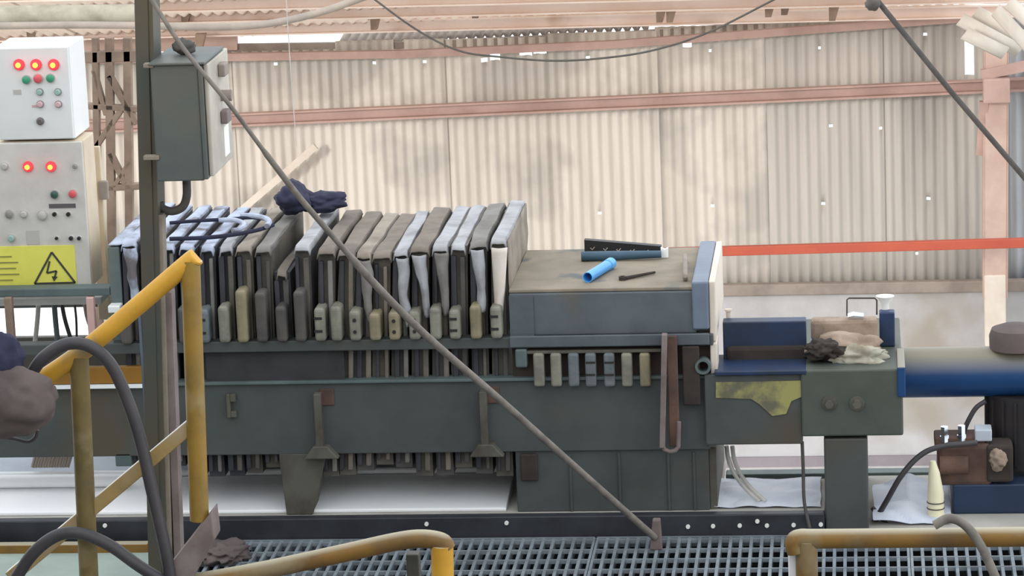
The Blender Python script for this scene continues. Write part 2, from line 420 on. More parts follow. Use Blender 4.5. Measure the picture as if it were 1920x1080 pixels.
# grating panels
gx0, gx1 = X(395, 1012, -.06), X(2080, 1012, -.06)
edges = [gx0, X(1112, 1040, -.2), X(1706, 1040, -.2), gx1]
for i in range(3):
    b = B(); a, c = edges[i] + .004, edges[i + 1] - .004; n = int((c - a) / .0325)
    for j in range(n + 1):
        x = a + (c - a) * j / n
        b.box(x - .005, x + .005, -2.6, -.06, GZ - .036, GZ)
    for j in range(25):
        y = -.085 - j * .104
        b.box(a, c, y - .004, y + .004, GZ - .012, GZ + .001)
    b.box(a, c, -.066, -.06, GZ - .03, GZ + .003)
    o = b.build('grating_panel', 'grating', floor, recalc=False); o['kind'] = 'stuff'
# pale landing plate at the left
B().box(X(-200, 1030, -.2), X(330, 1030, -.2), -2.4, -.12, GZ - .03, GZ - .012).build('landing_plate', 'pale_green', floor)
B().box(X(-200, 1010, -.12), X(278, 1010, -.12), -.14, -.10, GZ - .03, GZ + .016).build('landing_edge', 'yellow_worn', floor, bevel=.003)
# white discs painted as light showing through holes in the edge channel
for (px, py) in ((197, 985), (800, 982), (950, 980), (1290, 987), (1337, 986), (1387, 985), (1420, 977), (1438, 985), (1488, 984), (1539, 983)):
    c = P(px, py, -.052)
    B().tube([c, c + Vector((0, -.006, 0))], .007, 8).build('hole_glint', 'white_and_glint', floor)

# ---- right steel column and corner bracket
col = thing('steel_column', P(1866, 530, YW - .4), 'pink painted steel column in front of the corrugated wall at right', 'column')
b = B(); a, c = P(1868, 40, YW - .4), P(1866, 560, YW - .4)
b.bar(a, c, 38 * k, .02); b.bar(a + Vector((-.075, .06, 0)), c + Vector((-.075, .06, 0)), .012, .12); b.bar(a + Vector((.075, .06, 0)), c + Vector((.075, .06, 0)), .012, .12)
b.build('shaft', 'pink_col', col)
B().box(*[X(1843, 165, YW - .45), X(1893, 165, YW - .45)], YW - .5, YW - .38, Z(1866, 192, YW - .45), Z(1866, 146, YW - .45)).build('junction_plate', 'girt', col, bevel=.01)
a, c = P(1846, 200, YW - .4), P(1828, 150, YW - .4)
B().bar(P(1845, 190, YW - .4), P(1838, 290, YW - .35), 16 * k, .04).build('knee_brace', 'girt', col)
a, c = P(1868, 550, YW - .38), P(1850, 700, YW - .38)
B().box(X(1846, 600, YW - .4), X(1886, 600, YW - .4), YW - .42, YW - .3, LOWZ, Z(1866, 515, YW - .4)).build('pedestal', 'cream_steel', col, bevel=.01)
B().bar(P(1885, 70, YW - .35), P(1850, 150, YW - .35), 18 * k, .05).build('knee_brace', 'truss', col)
B().bar(P(1840, 140, YW - .42), P(1990, 110, YW - .42), 18 * k, .05).build('cross_tie', 'girt', col)
tag(B().bar(P(330, 499, YW - .9), P(1990, 453, YW - .9), 18 * .0034, .05).build('orange_rail', 'orange', bevel=.006), 'orange red horizontal rail running in front of the wall at right', 'rail')

# ================================================================== PRESS
press = thing('filter_press', (0, .3, 0), 'long dark grey filter press frame with blue hydraulic cylinder', 'filter press')
def bx(name, mat, px0, px1, py0, py1, Y0, Y1, par=press, bevel=.004, ref=None):
    cx, cy = (px0 + px1) / 2, (py0 + py1) / 2
    r = ref if ref is not None else cx
    return B().box(X(px0, cy, Y0), X(px1, cy, Y0), Y0, Y1, Z(r, py1, Y0), Z(r, py0, Y0)).build(name, mat, par, bevel=bevel)
YB = .68
zbt, zbb = Z(900, 713, 0), Z(900, 848, 0)
xL, xR = X(-140, 780, 0), X(1330, 780, 0)
for nm, y0, y1 in (('side_beam', 0, .03), ('side_beam', YB, YB + .03)):
    b = B(); b.box(xL, xR, y0, y1, zbb, zbt)
    b.build(nm, 'beam', press, bevel=.003)
B().box(xL, xR, -.012, .05, zbt - .002, zbt + .008).build('beam_lip', 'frame_grey', press, bevel=.002)
zrt, zrb = Z(700, 637, -.02), Z(700, 657, -.02)
for y0 in (-.02, YB - .02):
    B().box(X(-140, 640, 0), X(1338, 640, 0), y0, y0 + .055, zrb, zrt).build('plate_rail', 'beam', press, bevel=.003)
B().box(X(960, 676, 0), X(1338, 676, 0), .012, .03, zbt, zrb - .001).build('web_plate', 'rust_dark', press)
B().box(X(985, 664, -.02), X(1240, 660, -.02), -.024, .0, Z(1100, 662, -.02), Z(1100, 656, -.02)).build('cover_strip', 'beam_dirty', press, bevel=.002)
B().box(X(386, 684, 0), X(645, 684, 0), .004, .012, zbt + .008, zrb - .001).build('gap_shade', 'gap_shade', press)  # dark sheet standing in for the shaded gap below the plate rail
# stiffeners on the beam
for px in (598, 908):
    xx = X(px, 790, -.02)
    b = B(); b.box(xx - .012, xx + .012, -.035, .0, zbb + .01, zbt - .03)
    b.prism([(xx - .05, -.04, zbb - .006), (xx + .06, -.04, zbb - .006), (xx + .025, -.04, zbb + .035), (xx - .02, -.04, zbb + .035)], (0, .04, 0))
    b.build('stiffener', 'beam_dirty', press, bevel=.003)
    B().box(xx + .004, xx + .05, -.006, .001, zbt - .075, zbt - .02).build('rust_pad', 'rust', press, bevel=.003)
b = B(); xx = X(434, 762, -.02)
b.box(xx - .016, xx - .004, -.02, 0, Z(434, 784, -.02), Z(434, 740, -.02)); b.box(xx - .004, xx + .014, -.02, 0, Z(434, 754, -.02), Z(434, 740, -.02)); b.box(xx - .004, xx + .014, -.02, 0, Z(434, 783, -.02), Z(434, 772, -.02))
b.build('lug', 'beam_dirty', press, bevel=.002)
# legs
def leg(pts, Y0, Y1, mat, name='leg'):
    return B().prism([P(*q, Y0) for q in pts], (0, Y1 - Y0, 0)).build(name, mat, press, bevel=.004)
a = [P(522, 850, .0), P(612, 850, .0), P(586, 962, .0), P(537, 962, .0)]
a[2].z = a[3].z = 0.0
B().prism(a, (0, .1, 0)).build('leg', 'beam_dirty', press, bevel=.004)
B().prism([v + Vector((0, YB - .07, 0)) for v in a], (0, .1, 0)).build('leg', 'beam_dirty', press, bevel=.004)
B().box(X(968, 900, .01), X(1330, 900, .01), .01, .6, 0, zbb + .002).build('pedestal', 'beam', press, bevel=.004)
for px in (1068, 1160, 1252, 1300):
    B().box(X(px, 900, 0), X(px + 4, 900, 0), .004, .012, .002, zbb - .01).build('rib', 'beam', press)
B().box(X(1330, 900, .01), X(1344, 900, .01), .02, .6, 0, zbb + .002).build('side_plate', 'beam_dirty', press, bevel=.002)
bx('foot_bracket', 'rust_dark', 976, 1008, 852, 902, -.002, .02)
B().box(X(1546, 900, -.03), X(1628, 900, -.03), -.03, .12, GZ, Z(1590, 822, -.03)).build('leg', 'beam', press, bevel=.006)
B().box(X(1546, 900, -.03), X(1628, 900, -.03), YB - .16, YB - .08, GZ, Z(1590, 822, -.03)).build('leg', 'beam', press, bevel=.006)
bx('stub_foot', 'frame_grey', 216, 246, 850, 875, .0, .08)
# end block with bolts and label
zeb, zet = Z(1600, 818, -.04), Z(1600, 686, -.04)
B().box(X(1502, 750, -.04), X(1693, 750, -.04), -.04, .66, zeb, zet - .012).build('end_block', 'end_block', press, bevel=.006)
B().box(X(1322, 770, -.03), X(1504, 770, -.03), -.03, .03, Z(1400, 834, -.03), Z(1400, 702, -.03)).build('end_beam', 'beam', press, bevel=.004)
B().box(X(1340, 700, -.02), X(1512, 700, -.02), -.045, .18, Z(1400, 702, -.03) , Z(1400, 694, -.03)).build('top_flange', 'blue_dark', press, bevel=.003)
c = PL([(1342, 717), (1502, 714), (1503, 744), (1484, 752), (1474, 776), (1448, 780), (1424, 758), (1408, 748), (1342, 746)], -.034)
B().prism(c, (0, .004, 0)).build('worn_label', 'label_yellow', press)
for px in (1555, 1607):
    p = P(px, 756, -.04)
    o = B().tube([p + Vector((0, .002, 0)), p + Vector((0, -.004, 0))], .024, 16).build('washer', 'beam_dirty', press, smooth=True)
    B().tube([p + Vector((0, -.004, 0)), p + Vector((0, -.022, 0))], .014, 6).build('bolt', 'beam_dirty', o)
B().box(X(1682, 690, .0), X(1697, 690, .0), -.05, .2, zet - .1, zet - .004).build('end_plate', 'blue_cyl', press, bevel=.003)
# slotted strap
pts = [(1240, 628), (1238, 840), (1246, 849), (1262, 850), (1273, 842), (1276, 834)]
b = B(); Yp = -.06
b.bar(P(1246, 626, Yp), P(1242, 838, Yp), .017, .03)
b.tube([P(*q, Yp) for q in ((1242, 835), (1246, 843), (1256, 847), (1266, 845), (1272, 838), (1273, 790))], .0075, 8)
b.build('slotted_strap', 'strap', press, bevel=.002)
bx('strap_channel', 'rust', 1252, 1272, 630, 838, -.045, -.03)
bx('strap_channel_back', 'rust_dark', 1280, 1312, 650, 760, -.035, -.02)
p = P(1318, 688, -.04)
B().pipe(p, p + Vector((0, .04, 0)), .025, .017).build('ring', 'frame_grey', press, smooth=True)
# lower outlet cocks
for i, px in enumerate((1010, 1042, 1075, 1107, 1142, 1175, 1209)):
    o = B().box(X(px - 10, 690, -.035), X(px + 10, 690, -.035), -.035, .012, Z(px, 726, -.035), Z(px, 663, -.035)).build('outlet_block', ('handle_p', 'handle_p', 'handle_b', 'handle_b', 'handle_b', 'handle_p', 'handle_y')[i], press, bevel=.008, seg=3)
    if i in (3, 4):
        for dy in (680, 703):
            q = P(px, dy, -.036); B().box(q.x - .015, q.x + .015, q.y - .001, q.y + .004, q.z - .003, q.z + .003).build('groove', 'hole', o)
bx('outlet_block', 'frame_grey', 966, 988, 655, 690, -.03, .01, bevel=.006)

# follower / pressure head
fol = thing('pressure_head', P(1140, 625, .3), 'wide grey steel pressure head with dusty flat top beside the plates', 'press head')
zf0, zf1 = Z(1130, 628, .0), Z(1130, 541, .0)
B().box(X(955, 585, .0), X(1305, 585, .0), .0, .60, zrt, zf1 - .012).build('body', 'follower', fol, bevel=.005)
B().box(X(955, 585, .0), X(1305, 585, .0), .004, .60, zf1 - .011, zf1).build('top_plate', 'follower_top', fol, bevel=.003)
B().box(X(955, 585, -.006), X(1000, 585, -.006), -.006, .0, zrt, zf1 - .02).build('edge_plate', 'follower', fol)
zq = Z(1315, 533, -.01)
B().box(X(1298, 580, -.01), X(1329, 580, -.01), -.012, .61, Z(1315, 618, -.01), zq + .008).build('end_flange', 'blue_grey', fol, bevel=.006)
B().box(X(1329, 560, .0) + .0005, X(1341, 560, .0), .0, .61, Z(1335, 640, .0), zq + .006).build('side_plate', 'cream_steel', fol, bevel=.004)
B().box(X(1338, 660, .0) - .01, X(1338, 660, .0) + .012, -.012, .1, Z(1338, 700, .0), Z(1338, 642, .0)).build('guide_shoe', 'cream_steel', fol, bevel=.004)
bx('skirt', 'follower', 955, 1330, 628, 650, -.03, -.021, par=fol)
q = PZ(1285, 488, zq); q2 = PZ(1285, 520, zq)
B().tube(bez([Vector((q.x, q.y, zf1)), Vector((q.x, q.y, zf1 + .025)), Vector((q2.x, q2.y, zf1 + .025)), Vector((q2.x, q2.y, zf1))]), .008, 8).build('lifting_handle', 'dust_grey', fol, smooth=True)

# yoke, rod and cylinder
bx('yoke', 'blue_dark', 1356, 1512, 603, 693, .12, .18)
o = bx('mud_crust', 'mud', 1362, 1513, 650, 694, .105, .18, bevel=.012)
bx('yoke_cheek', 'blue_dark', 1649, 1678, 586, 650, .25, .3)
yc = .32; cz = P(1800, 697, yc)
rr = (P(1800, 650, yc).z - P(1800, 742, yc).z) / 2
B().tube([Vector((X(1690, 697, yc), yc, cz.z)), Vector((X(2300, 697, yc), yc, cz.z))], rr, 40).build('hydraulic_cylinder', 'blue_cyl', press, smooth=True)
B().tube([Vector((X(1512, 650, yc), yc, cz.z + .02)), Vector((X(1692, 650, yc), yc, cz.z + .02))], rr * .7, 32).build('piston_rod', 'rag_beige', press, smooth=True)

# ================================================================== FILTER PLATES
ztop = Z(800, 457, .03)
handles = [245, 281, 317, 353, 390, 428, 462, 498, 535, 570, 607, 637, 672, 709, 745, 783, 822, 858, 897, 935]
tops    = [243, 279, 314, 350, 388, 424, 458, 494, 528, 566, 612, 652, 684, 716, 752, 788, 826, 860, 896, 936]
topy    = [455, 460, 462, 462, 464, 466, 464, 466, 512, 466, 470, 474, 478, 478, 474, 468, 464, 462, 458, 454]
body_m  = ['plate_a','plate_a','plate_c','plate_c','plate_c','plate_c','plate_b','plate_b','plate_c','plate_a','plate_b','plate_b','plate_a','plate_b','plate_a','plate_b','plate_a','plate_b','plate_a','plate_b']
cl_top  = ['cloth_blue','cloth_blue','cloth_blue','cloth_blue','cloth_blue','cloth_white','cloth_tan','cloth_grey','cloth_brown','cloth_white','cloth_brown','cloth_brown','cloth_tan','cloth_brown','cloth_white','cloth_brown','cloth_white','cloth_white','cloth_grey','cloth_white']
hang    = [.2, 0, 0, 0, 0, 0, 0, 0, 0, 0, 0, 0, .2, 0, .22, .2, .2, 0, .2, 0]
cw      = [.05, .045, .045, .045, .042, .042, .05, .05, .03, .05, .058, .06, .05, .062, .046, .066, .05, .046, .062, .05]
tail    = {0: 'cloth_blue', 12: 'cloth_grey', 14: 'cloth_white', 15: 'cloth_white', 16: 'cloth_grey', 18: 'cloth_white'}
hnd     = ['handle_d','handle_d','handle_d','handle_d','handle_b','handle_p','handle_y','handle_d','handle_d','handle_d','handle_p','handle_p','handle_p','handle_y','handle_y','handle_p','handle_p','handle_p','handle_y','handle_p']
look = {'cloth_blue': 'pale blue cloth', 'cloth_tan': 'tan cloth', 'cloth_grey': 'grey cloth', 'cloth_white': 'whitish cloth', 'cloth_brown': 'brown cloth'}
ordn = ['', 'second', 'third', 'fourth', 'fifth', 'sixth', 'seventh', 'eighth', 'ninth', 'tenth']
NP = len(handles)
for i in range(NP):
    rnd = random.Random(100 + i)
    hx, tx, ty = handles[i], tops[i], topy[i]
    xb = X(hx, 620, .03); xt = X(tx, ty, .03); zt_ = Z(tx, ty, .03); zb_ = max(.07, Z(hx, 882 + rnd.uniform(-10, 14), .03))
    t = .054 if i > 9 else .05
    if i == NP - 1: side = 'touching the pressure head'
    elif i == 0: side = 'leftmost of the stack'
    elif i < 10: side = ordn[i] + ' from the left end'
    else: side = ordn[NP - 1 - i] + ' from the pressure head'
    pl = thing('filter_plate', (xb, .34, zb_), 'filter plate with %s over its top, %s' % (look[cl_top[i]], side), 'filter plate', 'filter plates hung in the press')
    yw = rnd.uniform(-.012, .012); dxl = xt - xb; y0, y1 = .04, .66
    def L(u, y, z, ox=xb, d=dxl, za=zb_, zz=zt_, yw=yw):   # local->world: lean with height, small yaw
        f = (z - za) / (zz - za); return Vector((ox + u + d * max(0, (f - .45) / .55) + yw * (y - .04), y, z))
    b = B(); h = t / 2
    zs = [zb_, zb_ + (zt_ - zb_) * .45, zt_]
    for a_, c_ in ((0, 1), (1, 2)):
        b.hexa([L(-h, y0, zs[a_]), L(h, y0, zs[a_]), L(h, y1, zs[a_]), L(-h, y1, zs[a_]), L(-h, y0, zs[c_]), L(h, y0, zs[c_]), L(h, y1, zs[c_]), L(-h, y1, zs[c_])])
    b.build('body', body_m[i], pl)
    # drain edge strip on the front: proud rib
    for uo, mm in ((-.017, 'plate_c'), (.012, rnd.choice(['plate_b', 'cloth_grey', 'cloth_brown', 'plate_a']))):
        b = B(); w2 = rnd.uniform(.005, .009); zq_ = zt_ - rnd.uniform(.015, .04)
        b.hexa([L(uo - w2, .022, zb_ + .02), L(uo + w2, .022, zb_ + .02), L(uo + w2, .041, zb_ + .02), L(uo - w2, .041, zb_ + .02), L(uo - w2, .022, zq_), L(uo + w2, .022, zq_), L(uo + w2, .041, zq_), L(uo - w2, .041, zq_)])
        b.build('edge_rib', mm, pl, bevel=.003)
    # handles front and rear resting on the rails
    jy = rnd.uniform(-4, 4); tall = i in (6, 7, 9)
    zh = Z(hx, (576 if not tall else 545) + jy + (8 if 12 <= i <= 15 else 0), -.03)
    for r_, (ya, yb) in enumerate(((-.042, .05), (YB - .05, YB + .03))):
        hb = B().box(xb - .018, xb + .018, ya, yb, zrt, zh).build('handle', hnd[i], pl, bevel=.012, seg=3)
        if r_ == 0 and i in (4, 10, 12, 14, 15, 17, 19):
            for f in (.32, .7):
                zc = zrt + (zh - zrt) * f
                if i in (12, 14, 15): B().tube([(xb, ya + .004, zc), (xb, ya - .003, zc)], .006, 10).build('bolt', 'hole', hb)
                else: B().box(xb - .018, xb + .008, ya - .002, ya + .004, zc - .004, zc + .004).build('groove', 'hole', hb)
    # filter cloth folded over the plate top
    seed = i * 3.7; wid, lift, tilt = cw[i], rnd.uniform(.002, .009), rnd.uniform(-.09, .09)
    def cf(u, v, wid=wid, seed=seed, zt_=zt_, lift=lift, tilt=tilt):
        y = .012 + .64 * v; uu = (u - .5)
        wv = wid * (1 + .10 * noise.noise(Vector((y * 4, seed, 2)))); off = .006 * noise.noise(Vector((y * 5, seed, 9)))
        z = zt_ + lift + tilt * uu * wid + .004 * noise.noise(Vector((y * 7, u * 2, seed)))
        if abs(uu) > .42: z -= .016
        if v < .01: z -= .012
        return Vector((xt + uu * wv + off + yw * (y - .04), y, z))
    B().grid(cf, 10, 30).build('filter_cloth', cl_top[i], pl, smooth=True, solid=.004)
    # loose cloth tail hanging down the front
    if hang[i] > .05:
        def tf(u, v, hl=hang[i], seed=seed, zt_=zt_):
            q = v * hl; wv = .040 * (1 - .55 * v) * (1 + .35 * noise.noise(Vector((q * 22, seed, 0))))
            ox = .010 * noise.noise(Vector((q * 12, seed, 5))) + .004 + .010 * v
            yy_ = .006 - .016 * math.cos((u - .5) * math.pi) - .008 * math.sin(math.pi * v) + .005 * noise.noise(Vector((q * 25, u * 3, seed)))
            return Vector((xt + ox + (u - .5) * wv, yy_, zt_ - .012 - q))
        B().grid(tf, 8, 22).build('cloth_tail', tail[i], pl, smooth='all', solid=.003)
    if i == NP - 1:
        def sf(u, v): return Vector((xt + .0265 + .006 * noise.noise(Vector((u * 3, v * 4, 1))), .03 + .62 * u, zt_ - (.30 - .05 * u) * v))
        B().grid(sf, 12, 12).build('side_cloth', 'cloth_tan', pl, smooth='all', solid=.003)
        def ff(u, v):
            wv = .05 * (1 - .5 * v); return Vector((xt + .004 - .012 * v + (u - .5) * wv, -.006 - .014 * math.sin(math.pi * u) + .02 * v, zt_ - .01 - .22 * v))
        B().grid(ff, 8, 14).build('front_cloth', 'cloth_cream', pl, smooth='all', solid=.003)
# head plate at the far left
hd = thing('head_plate', P(218, 640, .2), 'pale grey fixed head plate at the left end of the press', 'press head')
zt2 = Z(216, 462, .03)
B().box(X(206, 540, .02), X(228, 540, .02), .02, .64, Z(216, 640, .02), zt2).build('plate', 'plate_head', hd, bevel=.004)
def hcf(u, v):
    y = .018 + .62 * v; return Vector((X(206, 462, .02) - .004 + u * .052, y, zt2 + .008 + .006 * noise.noise(Vector((y * 7, u * 3, 1)))))
B().grid(hcf, 6, 24).build('top_cloth', 'cloth_blue', hd, smooth='all', solid=.004)
B().box(X(206, 576, .0), X(228, 576, .0), -.03, .02, Z(216, 583, .0), Z(216, 570, .0)).build('bracket', 'tray_white', hd, bevel=.003)

# cords, hoses and rag lying on the plates
zc_ = ztop + .016
def onplate(lst, dz=0): return bez([PZ(x, y, zc_ + dz) for x, y in lst])
tag(B().tube(onplate([(318, 418), (370, 414), (430, 411), (470, 408), (500, 411)], .012), .006, 8).build('tie_rope', 'navy', smooth=True), 'thin dark cord along the rear of the pale blue cloths', 'cord')
tag(B().tube(onplate([(318, 448), (380, 446), (430, 441), (480, 432), (512, 422)], .008), .007, 8).build('tie_rope', 'navy', smooth=True), 'thin dark cord along the front of the pale blue cloths', 'cord')
tag(B().tube(onplate([(410, 413), (435, 412), (452, 416), (458, 423), (448, 430), (435, 432)], .018), .008, 8).build('white_hose', 'cloth_blue', smooth=True), 'short pale hose curl on the cloths, left of the pair', 'hose')
tag(B().tube(onplate([(452, 404), (478, 405), (497, 409), (505, 416), (500, 424)], .018), .009, 8).build('white_hose', 'cloth_blue', smooth=True), 'short pale hose curl nearest the navy rag', 'hose')
rag = B(); pc = PZ(552, 398, zc_)
rag.blob((pc.x, pc.y, zc_ + .045), (.062, .10, .05), .35, 1.3, 2, flat=zc_ - .002)
rag.blob((pc.x + .10, pc.y + .02, zc_ + .03), (.075, .07, .032), .4, 1.4, 5, flat=zc_ - .002)
tag(rag.build('rag', 'navy', smooth='all'), 'crumpled navy blue rag lying on top of the filter plates', 'rag')

# ================================================================== THINGS ON THE PRESSURE HEAD
zft = zf1 + .0005
r = .017
a, c = PZ(1102, 530, zft), PZ(1146, 503, zft)
a.z = c.z = zft + r
o = tag(B().pipe(a, c, r, r * .86).build('blue_pipe', 'cyan', smooth=True), 'short bright blue plastic pipe on top of the pressure head', 'pipe')
e = c + (c - a).normalized() * -.03
B().pipe(c - (c - a).normalized() * .035, c + (c - a).normalized() * .001, r * 1.1, r * .9).build('socket', 'cyan', o, smooth=True)
a, c = PZ(1090, 484, zft + .01), PZ(1240, 480, zft + .01)
a.z = c.z = zft + .016
tag(B().tube([a, a.lerp(c, .5), c], [.016, .015, .012], 16).build('teal_pipe', 'teal_pipe', smooth=True), 'dark teal pipe lying along the back of the pressure head', 'pipe')
a, c = PZ(1096, 476, zft), PZ(1240, 479, zft)
yy = max(a.y, c.y) + .02
b = B(); a = P(1096, 470, yy); c = P(1240, 474, yy)
b.hexa([a + Vector((0, 0, zft - a.z)), c + Vector((0, 0, zft - c.z)), c + Vector((0, .03, zft - c.z)), a + Vector((0, .03, zft - a.z)), Vector((a.x, yy, Z(1096, 450, yy))), Vector((c.x, yy, Z(1240, 462, yy))), Vector((c.x, yy + .03, Z(1240, 462, yy))), Vector((a.x, yy + .03, Z(1096, 450, yy)))])
tr = tag(b.build('black_tray', 'black'), 'black angled strip standing behind the teal pipe on the pressure head', 'strip')
for f in (.1, .27, .44, .62, .8):
    q = P(1096 + 144 * f, 464 + 8 * f, yy - .002)
    o = B().tube([q + Vector((-.006, 0, 0)), q + Vector((0, -.003, -.006)), q + Vector((.008, 0, .003))], .002, 6).build('clip', 'dust_grey'); o.parent = tr; o.location -= tr.location
q = PZ(1246, 484, zft)
tag(B().prism([q + Vector((-.012, 0, 0)), q + Vector((.012, 0, 0)), q + Vector((.013, 0, .036)), q + Vector((.002, 0, .03)), q + Vector((-.012, 0, .036))], (0, .012, 0)).build('clip_block', 'tray_white', bevel=.002), 'small white notched clip beside the teal pipe', 'clip')
q = PZ(1172, 525, zft); q2 = PZ(1228, 514, zft)
b = B(); b.tube([Vector((q.x, q.y, zft + .006)), Vector((q2.x, q2.y, zft + .006))], [.006, .004], 8); b.pipe((q.x - .008, q.y, zft + .001), (q.x - .008, q.y, zft + .012), .012, .007, 12)
tag(b.build('spanner', 'rust_dark', smooth=True), 'small dark spanner lying beside the bright blue pipe', 'tool')

# ================================================================== RIGHT END: rags, cap, power pack
tag(B().blob(P(1582, 654, .14), (.115, .07, .05), .3, 1.6, 3).build('rag', 'rag_beige', smooth='all'), 'beige brown muddy rag bundle wrapped around the piston rod', 'rag')
tag(B().blob(P(1600, 668, .09), (.095, .06, .04), .5, 2.4, 8).build('rag', 'rag_pale', smooth='all'), 'pale stained rag hanging in front of the piston rod', 'rag')
tag(B().blob(P(1545, 655, .07), (.06, .05, .03), .5, 2.4, 11).build('mud_lump', 'mud', smooth='all'), 'dark mud lump on the rags beside the blue yoke', 'mud')
tag(B().box(X(1520, 610, .2), X(1646, 610, .2), .2, .26, Z(1580, 640, .2), Z(1580, 600, .2)).build('valve_block', 'rag_beige', bevel=.012), 'dusty beige valve block above the muddy rags', 'valve')
a = PL([(1588, 592), (1588, 562), (1592, 559), (1640, 559), (1644, 563), (1644, 590)], .3)
tag(B().tube(a, .003, 6).build('wire_handle', 'rod_dark', smooth=True), 'thin wire bail handle above the valve block', 'handle')
p = P(1605, 594, .22); tag(B().tube([p + Vector((-.025, 0, 0)), p + Vector((-.01, 0, .003)), p + Vector((.024, 0, 0))], [.011, .015, .012], 12).build('chrome_fitting', 'chrome', smooth=True), 'shiny chrome fitting on the valve block below the wire handle', 'fitting')
p = P(1660, 586, .3); tag(B().tube([p, p + Vector((0, 0, .03)), p + Vector((.0, 0, .055))], [.014, .012, .03], 12).build('white_funnel', 'white_and_glint', smooth=True), 'small white funnel standing on the blue cheek plate', 'funnel')
p = P(1366, 600, .2); tag(B().tube([p, p + Vector((0, 0, .028)), p + Vector((0, 0, .03)), p + Vector((0, 0, .036))], [.008, .008, .012, .012], 10).build('grease_nipple', 'cream_steel', smooth=True), 'small cream bolt standing on the blue yoke', 'bolt')
# dark cap sitting on the cylinder
pc = P(1905, 645, yc); zc = cz.z + rr
b = B(); prof = [(.02, .0), (.085, .002), (.086, .045), (.078, .066), (.05, .076), (.0, .078)]
b.tube([Vector((pc.x, yc, zc - .006 + z)) for _, z in prof], [max(r_, .001) for r_, _ in prof], 28)
tag(b.build('rubber_cap', 'sack', smooth=True), 'round dark brown rubber cap on top of the blue cylinder', 'cap')
# power pack
pk = thing('power_pack', P(1860, 985, .2), 'hydraulic power pack of black motor, rusty pump and blue tank', 'pump')
yt = .16
B().box(X(1786, 940, yt), X(2200, 940, yt), yt, yt + .4, GZ, Z(1860, 908, yt)).build('tank', 'blue_tank', pk, bevel=.006)
mz0, mz1 = Z(1880, 908, yt + .08), Z(1880, 745, yt + .1)
mx = X(1925, 800, yt + .1)
b = B(); b.tube([Vector((mx, yt + .2, Z(1880, 880, yt + .1))), Vector((mx, yt + .2, mz1))], .13, 28)
mo = b.build('motor', 'motor', pk, smooth=True)
for j in range(10):
    an = math.pi + math.pi * (j + .5) / 10 + .2
    q = Vector((mx + .13 * math.cos(an), yt + .2 + .13 * math.sin(an), 0))
    B().bar(q + Vector((0, 0, Z(1880, 870, yt + .1))), q + Vector((0, 0, mz1 - .01)), .006, .02, side=Vector((math.cos(an), math.sin(an), 0))).build('fin', 'motor', mo)
pu = B().box(X(1758, 870, yt), X(1860, 870, yt), yt, yt + .14, Z(1800, 912, yt), Z(1800, 834, yt)).build('pump_body', 'rust', pk, bevel=.015)
B().tube([P(1762, 872, yt - .004), P(1762, 872, yt - .004) + Vector((.09, 0, 0))], .03, 14).build('pump_flange', 'rust', pk, smooth=True)
B().blob(P(1872, 862, yt - .015), (.028, .025, .032), .4, 1.6, 4).build('valve_cluster', 'rag_beige', pk, smooth='all')
bx('side_block', 'rust_dark', 1850, 1900, 836, 905, yt - .01, yt + .1, par=pk, bevel=.01)
for (px, py) in ((1771, 812), (1803, 810)):
    p = P(px, py + 16, yt + .03)
    b = B(); b.tube([p, p + Vector((0, 0, .018)), p + Vector((0, 0, .019)), p + Vector((0, 0, .05))], [.016, .016, .013, .013], 6); b.build('chrome_nut', 'chrome', pk)
bx('pump_cap', 'rust', 1752, 1846, 820, 838, yt + .02, yt + .12, par=pk, bevel=.006)
bx('pale_block', 'tray_grey', 1828, 1860, 806, 828, yt + .01, yt + .08, par=pk, bevel=.004)
B().tube(bez(PL([(1806, 812), (1815, 790), (1830, 765), (1848, 752)], yt + .08)), .008, 8).build('pressure_hose', 'hose_black', pk, smooth=True)
# black hose to the floor
tag(B().tube(bez([P(1636, 984, .1), P(1662, 940, .08), P(1690, 892, .08), P(1724, 855, .1), P(1762, 838, .12), P(1832, 830, .14)]), .009, 10).build('black_hose', 'hose_black', smooth=True), 'thin black hose arching from the rusty pump down to the floor', 'hose')
tag(B().tube(bez([P(1636, 952, .12), P(1650, 968, .1), P(1672, 992, .06)]), .008, 8).build('black_hose', 'hose_black', smooth=True), 'short black hose end crossing the white sheet behind the right rail', 'hose')
# cream bottle
p = P(1755, 985, .1); zt3 = Z(1750, 864, .1)
p.z = GZ; hgt = zt3 - GZ
bo = thing('cream_bottle', p, 'tall tapering cream plastic tube beside the rusty pump', 'bottle')
B().tube([p, p + Vector((0, 0, hgt * .45)), p + Vector((-.004, 0, hgt * .8)), p + Vector((-.008, 0, hgt))], [.027, .026, .018, .009], 20).build('tube_body', 'bottle', bo, smooth=True)
B().pipe(p + Vector((0, 0, hgt * .3)), p + Vector((0, 0, hgt * .315)), .0285, .025).build('band', 'rod_dark', bo, smooth=True)
B().pipe(p + Vector((0, 0, hgt * .2)), p + Vector((0, 0, hgt * .215)), .0285, .025).build('band', 'rod_dark', bo, smooth=True)
